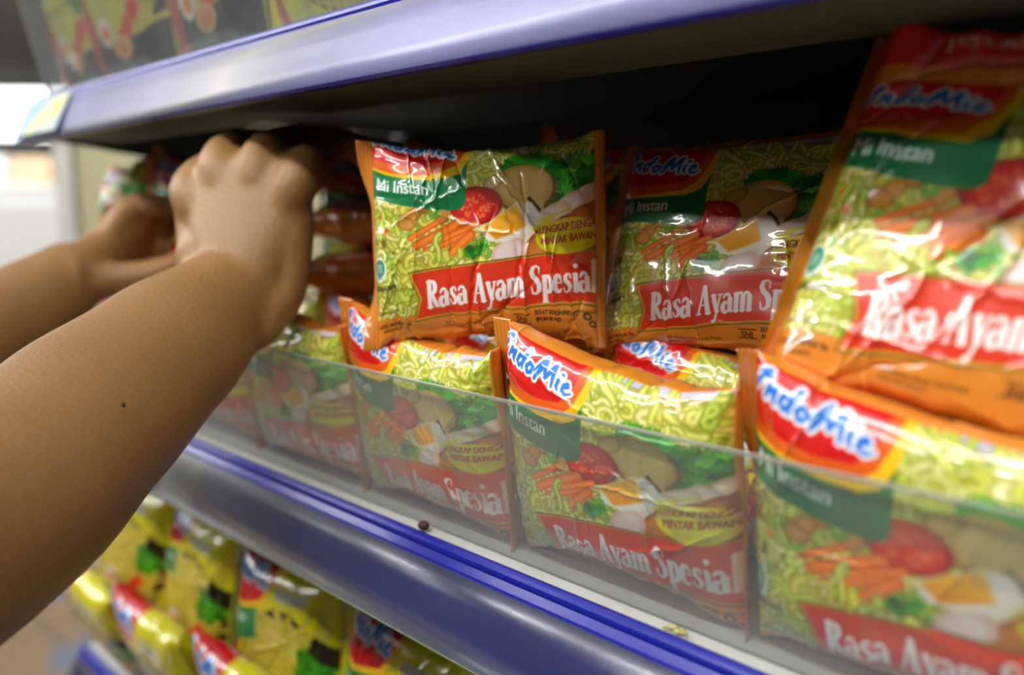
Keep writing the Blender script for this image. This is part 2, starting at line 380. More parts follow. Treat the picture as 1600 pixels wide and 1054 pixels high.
def art_yellow(Y=(.93, .91, .05), dark=False):
    c = Canvas(Y, 9); r = c.r
    c.ellipse(.60, .40, .40, .36, (.06, .06, .05), 0); c.ellipse(.58, .38, .37, .325, (.78, .70, .16))
    noodles(c, .24, .16, .92, .66, 330, [(.70, .60, .12), (.62, .55, .1)], [(.95, .90, .42), (.9, .86, .3)], .014, .17)
    if dark:
        c.poly([(.22, .0), (.20, .30), (.35, .24), (.60, .20), (.85, .24), (1.02, .32), (1.02, .0)], (.16, .16, .18)); c.poly([(-.02, 0), (.20, 0), (.30, .3), (.16, .62), (-.02, .6)], (.74, .22, .14))
    c.ellipse(.40, .27, .09, .075, (.97, .96, .93)); c.ellipse(.41, .265, .05, .042, (.95, .50, .08))
    for u, v in [(.72, .28), (.80, .34), (.63, .22)]: c.ellipse(u, v, .08, .05, (.85, .16, .08), .6, edge=((.95, .45, .25), .5))
    c.ellipse(.58, .18, .13, .06, (.93, .55, .3), .1, edge=((.98, .8, .6), .4))
    leaves(c, .80, .42, .97, .56, 60, [(.06, .42, .08), (.2, .62, .12)], .07)
    c.poly([(.86, .60), (1.0, .52), (1.02, .60), (.90, .68)], (.05, .05, .05))
    c.poly([(-.02, .0), (.14, .0), (.17, .58), (-.02, .58)], (.80, .20, .18)); c.poly([(.0, .05), (.08, .05), (.09, .52), (.0, .52)], (.95, .70, .70))
    c.poly([(-.02, .52), (.10, .50), (.36, .56), (.33, .74), (-.02, .72)], (.02, .50, .28))
    c.poly([(-.02, .70), (.16, .68), (.40, .74), (.46, .86), (.46, 1.02), (-.02, 1.02)], (.97, .80, .05))
    c.poly([(-.02, .74), (.16, .71), (.36, .77), (.42, .88), (.43, 1.1), (-.02, 1.1)], (.80, .05, .06))
    c.text('Mi Instan', .03, .60, .055, (.93, .97, .94), .7, .08, bold=.03)
    logo(c, lambda x, y: (.01 + x * .135, .83 + y * .13), .14)
    serif(c, 'Rasa Ayam', lambda x, y: (.095 - y * .06, .06 + x * .085), .07, (.85, .1, .15))
    c.poly([(.5, .80), (.8, .80), (.8, .86), (.5, .86)], (.80, .82, .78))
    c.poly([(-.02, 0), (1.02, 0), (1.02, .03), (-.02, .03)], (.82, .15, .08))
    c.a[int(1.90 * CH):] = (.82, .15, .08)
    c.poly([(-.02, 1.08), (.5, 1.08), (.5, 1.5), (-.02, 1.5)], (.45, .06, .05))
    return c.a
# ------------------------------------------------------------------ materials
def film_material():
    m = bpy.data.materials.new('printed_film'); m.use_nodes = True; N = m.node_tree.nodes; L = m.node_tree.links; b = N['Principled BSDF']
    a = N.new('ShaderNodeVertexColor'); a.layer_name = 'print'; L.new(a.outputs[0], b.inputs['Base Color'])
    b.inputs['Roughness'].default_value = .30; b.inputs['Coat Weight'].default_value = 1.; b.inputs['Coat Roughness'].default_value = .03; b.inputs['Coat IOR'].default_value = 1.6
    tc = N.new('ShaderNodeTexCoord'); n = N.new('ShaderNodeTexNoise'); n.inputs['Scale'].default_value = 90; n.inputs['Detail'].default_value = 3; L.new(tc.outputs['Object'], n.inputs['Vector'])
    bp = N.new('ShaderNodeBump'); bp.inputs['Strength'].default_value = .25; bp.inputs['Distance'].default_value = .0012; L.new(n.outputs[0], bp.inputs['Height'])
    L.new(bp.outputs[0], b.inputs['Normal']); L.new(bp.outputs[0], b.inputs['Coat Normal']); return m
def acrylic_material(haze, name, rough=.07, ior=1.49, dust_or_sheen=(.75, .80, .78)):
    m = bpy.data.materials.new(name); m.use_nodes = True; N = m.node_tree.nodes; L = m.node_tree.links; N.remove(N['Principled BSDF']); out = N['Material Output']
    t = N.new('ShaderNodeBsdfTransparent'); t.inputs[0].default_value = (.93, .96, .95, 1); g = N.new('ShaderNodeBsdfGlossy'); g.inputs['Roughness'].default_value = rough
    d = N.new('ShaderNodeBsdfDiffuse'); d.inputs[0].default_value = tuple(dust_or_sheen) + (1,)
    tc = N.new('ShaderNodeTexCoord'); n = N.new('ShaderNodeTexNoise'); n.inputs['Scale'].default_value = 9; n.inputs['Detail'].default_value = 8; L.new(tc.outputs['Object'], n.inputs['Vector'])
    mr = N.new('ShaderNodeMapRange'); mr.inputs[1].default_value = .3; mr.inputs[2].default_value = .75; mr.inputs[3].default_value = haze * .6; mr.inputs[4].default_value = haze * 1.5; L.new(n.outputs[0], mr.inputs[0])
    m1 = N.new('ShaderNodeMixShader'); L.new(mr.outputs[0], m1.inputs[0]); L.new(t.outputs[0], m1.inputs[1]); L.new(d.outputs[0], m1.inputs[2])
    f = N.new('ShaderNodeFresnel'); ge = N.new('ShaderNodeNewGeometry'); io = N.new('ShaderNodeMapRange')      # thin sheet: same air-side reflectance on both faces
    io.inputs[3].default_value = ior; io.inputs[4].default_value = 1 / ior; L.new(ge.outputs['Backfacing'], io.inputs[0]); L.new(io.outputs[0], f.inputs[0])
    m2 = N.new('ShaderNodeMixShader'); L.new(f.outputs[0], m2.inputs[0]); L.new(m1.outputs[0], m2.inputs[1]); L.new(g.outputs[0], m2.inputs[2]); L.new(m2.outputs[0], out.inputs[0]); return m
FILM = film_material()
ACR = acrylic_material(.10, 'hazy_acrylic'); ACR_EDGE = mat('acrylic_edge', (.62, .66, .62), .25)
COVER = acrylic_material(.015, 'clear_label_cover', .28, 2.1)
BLUE = mat('blue_plastic', (.09, .13, .58), .28, coat=.3, bump=.02)
BLUE_FACE = mat('blue_label_channel', (.03, .15, .52), .4, coat=.2, coat_rough=.2, noise=.15, nscale=8)
WHITE_METAL = mat('white_painted_steel', (.80, .81, .79), .4, noise=.10, nscale=30, bump=.05)
GREY_METAL = mat('grey_painted_steel', (.27, .31, .28), .65, noise=.08, nscale=14)
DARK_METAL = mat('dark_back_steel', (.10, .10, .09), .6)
PAPER = mat('label_paper', (.80, .81, .76), .6, noise=.04, nscale=60)

# ------------------------------------------------------------------ the room
X0, X1 = -.79, .44                                     # ends of the shelving bay
def tile_mat():
    m = bpy.data.materials.new('floor_tiles'); m.use_nodes = True; N = m.node_tree.nodes; L = m.node_tree.links; b = N['Principled BSDF']; b.inputs['Roughness'].default_value = .25
    tc = N.new('ShaderNodeTexCoord'); br = N.new('ShaderNodeTexBrick'); br.offset = 0; br.inputs['Scale'].default_value = 1
    br.inputs['Brick Width'].default_value = .4; br.inputs['Row Height'].default_value = .4; br.inputs['Mortar Size'].default_value = .004
    br.inputs['Color1'].default_value = srgb((.50, .40, .27)) + (1,); br.inputs['Color2'].default_value = srgb((.46, .37, .25)) + (1,); br.inputs['Mortar'].default_value = srgb((.25, .2, .16)) + (1,)
    L.new(tc.outputs['Object'], br.inputs['Vector'])
    n = N.new('ShaderNodeTexNoise'); n.inputs['Scale'].default_value = 3.2; n.inputs['Detail'].default_value = 3; L.new(tc.outputs['Object'], n.inputs['Vector'])
    r = N.new('ShaderNodeValToRGB'); r.color_ramp.elements[0].position = .52; r.color_ramp.elements[1].position = .62; L.new(n.outputs[0], r.inputs[0])
    mx = N.new('ShaderNodeMix'); mx.data_type = 'RGBA'; L.new(r.outputs[0], mx.inputs[0]); L.new(br.outputs[0], mx.inputs[6]); mx.inputs[7].default_value = srgb((.36, .40, .46)) + (1,)
    L.new(mx.outputs[2], b.inputs['Base Color']); return m
tag(MB().box(-12, 4, -3.2, 6, -.05, 0).build('floor', tile_mat()), kind='structure')
tag(MB().box(-12, 4, -3.2, 6, 2.9, 2.95).build('ceiling', mat('ceiling_paint', (.92, .93, .95), .8, noise=.03, nscale=4)), kind='structure')
tag(MB().box(-12.1, -12, -3.2, 6, 0, 2.9).build('wall_left', mat('wall_paint', (.86, .87, .85), .8, noise=.04, nscale=3)), kind='structure')
TUBE = mat('lamp_diffuser', (.95, .95, .95), .4, emit=(1., .98, .94), estr=LAMP); HOUS = mat('lamp_housing', (.85, .85, .85), .4)
def ceiling_light(x, y, label, ln=1.5, z=2.55):
    r = empty('ceiling_light', (x, y, z)); tag(r, label, 'ceiling light', 'fluorescent lights over the aisle')
    MB().box(-ln / 2 - .03, ln / 2 + .03, -.035, .035, -.04, 0, .006).build('housing', HOUS, r)
    for q in (-.5, .49): MB().box(q, q + .01, -.005, .005, 0, 2.9 - z).build('hanger', HOUS, r)
    for q in (-.058, .058): MB().tube([(-ln / 2, q, -.045), (ln / 2, q, -.045)], .019, 12).build('tube_lamp', TUBE, r, True)
    return r
for i, (x, t) in enumerate([(-6.9, 'farthest down the aisle'), (-5.3, 'second farthest down the aisle'), (-3.7, 'third farthest down the aisle'), (-2.1, 'next beyond the person'), (-.5, 'straight above the reaching arms'), (1.1, 'past the right end of the shelves')]):
    ceiling_light(x, -1.1, 'twin tube ceiling light over the aisle, ' + t)
for x, t in [(-5.5, 'far end'), (-3.2, 'middle'), (-.9, 'near end')]: ceiling_light(x, -2.4, 'added fill light over the opposite side of the aisle, ' + t)  # unseen extra row, added as fill for the yellow packs

# ------------------------------------------------------------------ shelving bay
g = empty('shelving_bay', (0, 0, 0)); tag(g, 'store shelving bay with dark back panel that carries the noodle shelves', 'shelving')
MB().box(X0, X1, .40, .42, .10, 2.05).build('back_panel', DARK_METAL, g)
MB().box(X0, X1, .03, .42, 0, .10, .004).build('plinth', GREY_METAL, g)
for x in (X0 - .02, X1 - .005):
    MB().box(x, x + .025, .39, .44, 0, 2.1, .003).build('upright', WHITE_METAL, g)

def shelf(z, label, haze_mat, lip, cover):
    """z = top of the blue rail; the deck lies just under it"""
    r = empty('store_shelf', (0, 0, z)); tag(r, label, 'shelf', 'shelves of the noodle bay')
    MB().extr([(.004, -.0045), (.006, -.0015), (.012, -.001), (.40, -.001), (.40, -.005), (.012, -.005), (.004, -.0085)], X0, X1).build('deck', WHITE_METAL, r)
    MB().box(X0, X1, .012, .398, -.0085, -.0052).build('underside_shade', DARK_METAL, r)  # dark sheet below the white deck, shade put into its colour
    MB().box(X0 + .003, X1 - .003, .004, .064, -.036, -.0085, .002).build('front_beam', GREY_METAL, r)
    for x in (X0 + .002, X1 - .006):
        MB().extr([(.01, -.010), (.39, -.010), (.39, -.085), (.30, -.075), (.01, -.036)], x, x + .004).build('bracket', GREY_METAL, r)
    prof = [(.005 + .0034 * math.cos(a), -.0032 + .0034 * math.sin(a)) for a in np.linspace(-.4, 3.6, 10)]
    prof += [(-.0005, -.0075), (-.0135, -.0370), (-.0158, -.0375), (-.0150, -.0398), (-.0105, -.0395), (.0040, -.0085)]
    rail = MB().extr(prof, X0 - .004, X1 + .004).build('price_rail', BLUE, r)
    MB().extr([(-.0020, -.0080), (-.0142, -.0368), (-.0136, -.0369), (-.0012, -.0082)], X0, X1).build('label_strip', BLUE_FACE, rail)
    cv = [(-.0040, -.0070), (-.0092, -.0180), (-.0130, -.0280), (-.0168, -.0385)]
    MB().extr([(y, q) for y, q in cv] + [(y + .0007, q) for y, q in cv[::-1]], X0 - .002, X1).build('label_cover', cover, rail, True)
    MB().extr([(-.0175, -.0384), (-.0165, -.0398), (-.0150, -.0400), (-.0150, -.0386)], X0 - .002, X1).build('bottom_lip', lip, rail)
    # upright guard, tipped outwards
    t = .0022
    a = MB().extr([(.0145, -.001), (.0145 + t, -.001), (-.0035 + t, .0755), (-.0035, .0755)], X0 - .006, X1).build('acrylic_guard', haze_mat, r)
    MB().extr([(-.0036, .0755), (-.0034 + t, .0755), (-.0036 + t, .0764), (-.0038, .0764)], X0 - .006, X1).build('guard_edge', ACR_EDGE, a)
    MB().extr([(.0143, 0), (.0147 + t, 0), (-.0033 + t, .0755), (-.0037, .0755)], X0 - .0075, X0 - .006).build('guard_end', ACR_EDGE, a)
    return r
S_TOP, S_MID, S_LOW = 1.2155, .968, .7205
shelf(S_TOP, 'top shelf with pale lavender-lit rail, seen from below', acrylic_material(.08, 'dusty_acrylic'), BLUE, acrylic_material(.42, 'lavender_sheen_cover', .30, 1.7, (.46, .46, .86)))  # lavender reflection of the ceiling light put into this cover's haze colour
shelf(S_MID, 'middle shelf with deep blue price rail holding the orange noodle packs', ACR, ACR_EDGE, COVER)
shelf(S_LOW, 'lowest shelf in view, holding the yellow noodle packs', ACR, ACR_EDGE, COVER)

# price labels slipped into the rails
def rail_card(name, x, w, z0, label, m, h=.027, out=.0012):
    r = empty(name, (x, -.008, z0 - .023), (math.radians(-24.5), 0, 0)); tag(r, label, 'price label')
    MB().box(-w / 2, w / 2, -out, -out + .0004, -h / 2, h / 2).build('card', m, r); return r
rail_card('price_label', -.530, .048, S_MID, 'blank whitish label in the rail of the middle shelf beside the forearm', PAPER, .029)
def card_mat():
    m = bpy.data.materials.new('faded_promo_card'); m.use_nodes = True; N = m.node_tree.nodes; L = m.node_tree.links; b = N['Principled BSDF']; b.inputs['Roughness'].default_value = .5
    tc = N.new('ShaderNodeTexCoord'); n = N.new('ShaderNodeTexNoise'); n.inputs['Scale'].default_value = 45; L.new(tc.outputs['Object'], n.inputs['Vector'])
    r = N.new('ShaderNodeValToRGB'); e = r.color_ramp.elements; e[0].position = .4; e[0].color = srgb((.42, .62, .74)) + (1,); e[1].position = .62; e[1].color = srgb((.78, .80, .25)) + (1,)
    k = r.color_ramp.elements.new(.5); k.color = srgb((.62, .66, .68)) + (1,)
    L.new(n.outputs[0], r.inputs[0]); L.new(r.outputs[0], b.inputs['Base Color']); return m
rail_card('promotion_card', -.735, .10, S_TOP, 'pale blue and yellow card at the left end of the top shelf rail', card_mat(), .032, .0050)

# ------------------------------------------------------------------ noodle packs
ART = {'chicken': art_chicken(), 'yellow': art_yellow(), 'spicy': art_yellow((.66, .62, .26), True)}
def blur_down(a, nu, k2=None):
    k = CW // nu
    h, wd, _ = a.shape; h2 = h // k
    return a[:h2 * k, :nu * k].reshape(h2, k, nu, k, 3).mean((1, 3)), k
def vnoise(x, y, seed):
    r = np.random.RandomState(seed).rand(64, 64).astype(np.float32)
    xi = np.floor(x).astype(int); yi = np.floor(y).astype(int); fx = x - xi; fy = y - yi; fx = fx * fx * (3 - 2 * fx); fy = fy * fy * (3 - 2 * fy)
    g4 = lambda i, j: r[(yi + j) % 64, (xi + i) % 64]
    return (g4(0, 0) * (1 - fx) + g4(1, 0) * fx) * (1 - fy) + (g4(0, 1) * (1 - fx) + g4(1, 1) * fx) * fy - .5
def make_pack(art, seed, nu=225, L=.098, H=.100, T=.032, off=0., vsc=1., kink=0., slump=0., Hf=None, crease=1., fin_bend=(0., 0.), fin_w=.009, pinch=.5, fold=0., base='OR', tuck=False):
    """pillow wrapper: front faces -y, stands on z=0; two crimped fins"""
    rnd = np.random.RandomState(seed)
    img, k = blur_down(ART[art], nu)
    nf = int(nu * H / L * .98); vs = np.concatenate([np.linspace(0, 1.12, int(nf * 1.12)), np.linspace(1.12, 2, int(nf * .35))[1:-1]])
    us = np.linspace(0, 1, nu)
    # arc table of the mid cross-section
    ph = np.linspace(-math.pi / 2, 1.5 * math.pi, 1200); n = 2.7
    cy = -np.sign(np.cos(ph)) * np.abs(np.cos(ph)) ** (2 / n) * T / 2; cz = np.sign(np.sin(ph)) * np.abs(np.sin(ph)) ** (2 / n) * H / 2
    s = np.concatenate([[0], np.cumsum(np.hypot(np.diff(cy), np.diff(cz)))]); s = s / s[-1] * 2
    phv = np.interp(vs, s, ph)
    S, PH = np.meshgrid(us * 2 - 1, phv); V = np.meshgrid(us, vs)[1]; U = (S + 1) / 2
    a = np.abs(S); prof = np.clip(1 - a ** 4.5, 0, 1) ** .62
    Hf = Hf or H + T * .42; hh = H / 2 + (Hf - H) / 2 * a ** 3.
    y = -np.sign(np.cos(PH)) * np.abs(np.cos(PH)) ** (2 / n) * (T / 2 * prof + .0004)
    z = np.sign(np.sin(PH)) * np.abs(np.sin(PH)) ** (2 / n) * hh
    x = S * L / 2
    # film shape: dents, gathers towards the seals, sharp creases
    edge = np.clip((1 - a) / .12, 0, 1)
    d = .0026 * vnoise(U * 3.3, V * 3.3, seed) + .0014 * vnoise(U * 9, V * 8, seed + 1)
    d += .0034 * a ** 5 * vnoise(U * 2 + 3, V * 15, seed + 2) * 1.3 + .0010 * a ** 2 * vnoise(U * 5, V * 34, seed + 6)
    d += .0016 * np.clip(np.abs(np.sin(PH)) - .6, 0, 1) * 2.5 * vnoise(U * 16, V * 6, seed + 3)
    mx, my = U * L, V * H
    for i in range(int(18 * crease)):
        px, py = rnd.uniform(.05, .95) * L, rnd.uniform(.02, 1.05) * H; th = rnd.choice([rnd.uniform(-.5, .5), rnd.uniform(1.0, 2.1), rnd.uniform(1.0, 2.1)]); ln = rnd.uniform(.012, .045); cur = rnd.uniform(-9, 9)
        tx, ty = math.cos(th), math.sin(th); q = (mx - px) * tx + (my - py) * ty; e = -(mx - px) * ty + (my - py) * tx - cur * q * q + .0012 * vnoise(q * 300 + 7, q * 0 + i, seed + 9)
        wd = rnd.uniform(.0005, .0012); d += rnd.uniform(.0005, .0011) * crease * rnd.choice([-1, 1, 1]) * np.exp(-np.abs(e) / wd) * np.clip(1.3 - (q / ln) ** 2, 0, 1)
    d = d * edge
    nx_, nz_ = -np.cos(PH), np.sin(PH); nn = np.hypot(nx_, nz_) + 1e-6
    y = y + d * nx_ / nn; z = z + d * nz_ / nn
    if fold:   # loose film above the noodle block nods forward
        t = np.clip((z - (H / 2 - .030)) / .030, 0, 1.2); z = z - t * .002; y = y - fold * t * t * np.clip(prof * 1.4, 0, 1)
    zc = Hf / 2
    z = z - slump * np.clip((z + .01) / (H / 2), 0, 1) * np.clip((S + .75) / 1.6, 0, 1) ** 1.2
    P = np.stack([x, y, z + zc], -1); nr = len(vs)
    iu = np.clip((U * nu - .5), 0, nu - 1.001); iv = ((V * vsc + off + np.clip(V - .72, 0, .5) * kink) % 2) * CH / k - .5; iv = np.clip(iv, 0, img.shape[0] - 1.001)
    i0 = iv.astype(int); fv = (iv - i0)[..., None]; j0 = iu.astype(int); fu = (iu - j0)[..., None]
    C = (img[i0, j0] * (1 - fu) + img[i0, j0 + 1] * fu) * (1 - fv) + (img[i0 + 1, j0] * (1 - fu) + img[i0 + 1, j0 + 1] * fu) * fv
    I = np.arange(nr)[:, None] * nu + np.arange(nu - 1)[None]; J = ((np.arange(nr) + 1) % nr)[:, None] * nu + np.arange(nu - 1)[None]
    F = np.stack([I, I + 1, J + 1, J], -1).reshape(-1, 4)
    me = np_mesh('wrapper', P, F, True, C); me.materials.append(FILM)
    root = empty('noodle_pack'); link('wrapper', me, root)
    bc = (.88, .54, .17) if base == 'OR' else (.90, .88, .05)
    for sd in (-1, 1):
        nz, nxx = max(40, nf // 3), 15; zz = np.linspace(-1, 1, nz); xx = np.linspace(0, 1, nxx); XX, ZZ = np.meshgrid(xx, zz)
        saw = 1 - .07 * (np.arange(nz) % 2)[:, None]
        b = fin_bend[0 if sd < 0 else 1]; bb = -1.35 if tuck and sd < 0 else b; b = bb + (b - bb) * (np.clip((np.abs(ZZ) - .35) / .6, 0, 1) if tuck == 'middle' else np.clip((ZZ + .1) / .9, 0, 1)); wv = .0016 * vnoise(ZZ * 2.2 + 5, XX * .5, seed + 20 + sd) * XX * 2
        ang = b * XX * (1 + .35 * vnoise(ZZ * 1.5 + 9, XX * 0, seed + 4))
        X = sd * (L / 2 - .0015 + fin_w * XX * saw * np.cos(ang * .8)); Y = -np.sin(ang) * fin_w * XX + wv + .00022 * np.sin(XX * 44)
        Z = ZZ * Hf / 2 * (1 + .02 * XX) + zc - (slump * np.clip((ZZ * Hf / 2 + .01) / (H / 2), 0, 1) if sd > 0 else 0)
        A = np.stack([X, Y - .0003, Z], -1); B = np.stack([X, Y + .0003, Z], -1); m_ = nz * nxx
        I = (np.arange(nz - 1)[:, None] * nxx + np.arange(nxx - 1)[None]).ravel(); f1 = np.stack([I, I + 1, I + nxx + 1, I + nxx], -1); f2 = f1[:, ::-1] + m_
        rim = np.concatenate([np.arange(nxx), np.arange(1, nz) * nxx + nxx - 1, (nz - 1) * nxx + np.arange(nxx - 2, -1, -1), np.arange(nz - 2, 0, -1) * nxx]); r2 = np.roll(rim, -1)
        f3 = np.stack([rim, rim + m_, r2 + m_, r2], -1)
        cc = np.empty((2, nz, nxx, 3), np.float32); cc[:] = bc; cc[:, int(nz * .86):, :2] = (.82, .08, .05)
        cc *= (1 - .12 * (np.arange(nxx) % 3 == 0))[None, None, :, None]
        fm = np_mesh('crimped_seal', np.concatenate([A.reshape(-1, 3), B.reshape(-1, 3)]), np.concatenate([f1, f2, f3]), True, cc); fm.materials.append(FILM)
        link('crimped_seal', fm, root)
    return root
def place(p, loc, yaw=0, lean=0, roll=0, label='', group=None, cat='noodle pack'):
    p.rotation_mode = 'XYZ'
    M = Matrix.Rotation(math.radians(yaw), 4, 'Z') @ Matrix.Rotation(math.radians(lean), 4, 'X') @ Matrix.Rotation(math.radians(roll), 4, 'Y')
    p.rotation_euler = M.to_euler(); p.location = loc; tag(p, label, cat, group); return p
D0 = S_MID - .0005                                   # deck top
GL = 'orange packs in the front row behind the guard'; GU = 'orange packs stacked on top of the front row'
def lift(lean): return math.sin(math.radians(abs(lean))) * .008
# front row on the middle shelf
place(make_pack('chicken', 11, 450, L=.109, H=.090, Hf=.1065, slump=.013, off=.03, tuck=True, crease=1.0, fin_bend=(.2, 1.2)), (-.1925, .028, D0 + lift(8)), 0, 7, 0, 'sharply focused orange pack in the front row, fully readable through the clear guard', GL)
place(make_pack('chicken', 12, 450, L=.109, H=.090, Hf=.1065, slump=.013, off=.03, tuck=True, crease=1.0, fin_w=.007, fin_bend=(.9, 1.2)), (-.0768, .026, D0 + lift(8)), 0, 6, 0, 'blurred orange pack at the right edge in the front row behind the guard', GL)
place(make_pack('chicken', 13, 300, L=.109, H=.090, Hf=.1065, slump=.013, off=.03, tuck=True, crease=1.1, fin_bend=(.3, 1.2)), (-.3085, .028, D0 + lift(8)), 0, 7, 0, 'orange front row pack under the left seal of the upright centre pack', GL)
place(make_pack('chicken', 14, 225, L=.109, H=.090, Hf=.1065, slump=.013, off=.03, tuck=True, crease=1.6, fin_bend=(.3, 1.2)), (-.4225, .029, D0 + lift(8)), 0, 7, 0, 'front row orange pack with glaring wrinkles beside the near wrist', GL)
pb = place(make_pack('chicken', 15, 150, L=.109, H=.090, Hf=.1065, slump=.013, off=.03, tuck=True, crease=1.2, fin_bend=(.3, 1.2)), (-.5375, .030, D0 + lift(8)), 0, 7, 0, 'front row orange pack half hidden by the near forearm, above the blank rail label', GL)
for i, (x, t) in enumerate([(-.6525, 'front row orange pack wholly behind the forearm, second from the left end'), (-.745, 'front row orange pack at the far left end of the middle shelf')][:1]):
    q = copy_tree(pb); place(q, (x, .030, D0 + lift(8)), 0, 7, 0, t, GL)
# upper layer
Z1 = 1.0555
place(make_pack('chicken', 21, 450, L=.106, tuck='middle', H=.086, Hf=.099, T=.030, off=-.07, crease=1.7, fin_bend=(.5, -1.1), fin_w=.009), (-.2810, .034, Z1), 33, -3, -2, 'sharply focused orange pack standing upright in the middle of the picture', GU)
place(make_pack('chicken', 22, 450, L=.108, H=.097, Hf=.107, T=.030, off=-.02, vsc=1.12, crease=1.0, fin_bend=(-.4, -.8)), (-.1910, .083, Z1), 6, -21, -3, 'orange pack in shadow between the centre pack and the blurred right one', GU)
place(make_pack('chicken', 23, 300, L=.106, H=.118, Hf=.122, T=.030, crease=1.5, off=-.06, vsc=1.18, kink=.92, fin_bend=(1.1, .3), fin_w=.007, fold=.014), (-.0800, .028, 1.0580), 7, -22, 10, 'large blurred orange pack leaning back at the right edge on top of the front row', GU)
# second row and dim packs behind
dim = make_pack('chicken', 31, 150, L=.109, H=.090, Hf=.1065, slump=.013, off=.03, tuck=True, crease=1.5, fin_bend=(.5, -.4))
GB = 'orange packs in the rows behind'
place(dim, (-.190, .083, D0), 0, -2, 0, 'orange pack in the second row, its wrinkled top edge showing above the focused front pack', GB)
for loc, yaw, lean, roll, t in [((-.310, .085, D0), 0, 0, 0, 'orange pack in the second row beneath the upright centre pack'), ((-.430, .085, D0), 2, 0, 0, 'orange pack in the second row behind the glaring front pack'),
                                ((-.075, .080, D0), 0, 0, 0, 'orange pack in the second row under the large blurred right pack'),
                                ((-.385, .130, 1.060), 10, -3, 0, 'dim orange pack behind the upright centre pack, its corner rising into the dark'),
                                ((-.290, .165, 1.064), 12, 0, 0, 'dim orange pack whose corner shows above the shaded pack'),
                                ((-.440, .075, 1.078), 24, -90, 0, 'dark glossy orange pack lying flat just right of the near hand, lower one'),
                                ((-.445, .078, 1.112), 15, -90, 0, 'dark glossy orange pack lying flat just right of the near hand, upper one'),
                                ((-.500, .145, 1.060), 30, -6, 0, 'dim orange pack deep in the shelf behind the near hand'),
                                ((-.735, .046, 1.064), -8, -6, -8, 'tilted orange pack at the left end of the shelf above the far hand'),
                                ((-.640, .062, 1.062), 10, -4, 4, 'dim orange pack held beyond the far hand'),
   ((-.545, .085, D0 + .004), 0, 0, 0, 'orange pack in the second row behind the near wrist'), ((-.560, .200, 1.062), 20, -4, 0, 'dim orange pack deepest behind the near hand')]:
    place(copy_tree(dim), loc, yaw, lean, roll, t, GB)
# yellow packs on the lowest shelf
D2 = S_LOW - .0005; GY = 'yellow packs on the lowest shelf'
ye = make_pack('yellow', 41, 180, L=.110, H=.108, T=.034, crease=1.3, fin_bend=(.4, .4), base='YE')
ye2 = make_pack('yellow', 43, 180, L=.110, H=.108, T=.034, crease=1.5, fin_bend=(-.4, .6), base='YE')
place(ye, (-.350, .029, .766), 3, -8, 2, 'yellow pack nearest the bottom centre with its blue logo just under the shelf', GY)
place(ye2, (-.475, .029, .764), 4, -8, -3, 'yellow pack third from the left under the blue shelf rail', GY)
for src, loc, yaw, lean, roll, t in [(ye, (-.612, .029, .766), -4, -9, 2, 'yellow pack second from the left under the blue shelf rail'), (ye2, (-.738, .029, .764), 5, -8, 3, 'leftmost upright yellow pack beside the forearm'),
                                     (ye, (-.225, .029, .766), 0, -8, 0, 'yellow pack cut off under the middle of the shelf rail'),
                                     (ye2, (-.720, .030, D2), 0, 26, 8, 'leftmost yellow pack of the bottom layer, tipped against the clear guard'), (ye, (-.598, .030, D2), 0, 22, 4, 'second yellow pack from the left in the bottom layer, tipped forward'),
                                     (ye2, (-.475, .032, D2), 0, 18, 0, 'yellow pack in the bottom layer at the lower edge of the photo')]:
    place(copy_tree(src), loc, yaw, lean, roll, t, GY)
# packs on the top shelf
D3 = S_TOP - .0005; GT = 'packs on the top shelf behind the hazy guard'
ty = make_pack('spicy', 51, 150, L=.118, H=.125, T=.036, crease=1.2, fin_bend=(.4, .4), base='YE')
for i, (x, t) in enumerate([(-.385, 'clearest yellow pack on the top shelf, where the rail leaves the picture'), (-.520, 'dull pack with dark bowl on the top shelf, left of the clearest yellow one'), (-.655, 'hazy pack in the middle of the top shelf above the rail'), (-.745, 'palest hazy pack at the left end of the top shelf'), (-.245, 'yellow pack on the top shelf above the frame edge')][:4]):
    q = make_pack('yellow', 52, 150, L=.118, H=.125, T=.036, crease=1.2, fin_bend=(.4, .4), base='YE') if i == 0 else ty if i == 1 else copy_tree(ty)
    place(q, (x, .036, D3), [2, -3, 3, -2, 0][i], 8, [1, -2, 0, 2, 0][i], t, GT)
# crumbs on the deck lip
b = MB().ball((-.2985, .0085, D0 + .0024), .0026, (1.2, 1, .9)).build('crumb', mat('brown_crumb', (.25, .15, .09), .7, bump=.6, bscale=500), None, True)
tag(b, 'small brown crumb on the white lip above the blue rail', 'crumb')
b = MB()
for k_ in range(4): b.tube([(-.1585 + .0022 * k_ + .0012 * math.cos(j), .0085 + .0015 * math.sin(j * 1.3 + k_), D0 + .0012 + .0008 * (k_ % 2)) for j in np.linspace(0, 4.5, 9)], .0006, 6)
tag(b.build('noodle_crumb', mat('dry_noodle', (.80, .78, .50), .5), None, True), 'broken bit of dry noodle on the white lip', 'crumb')

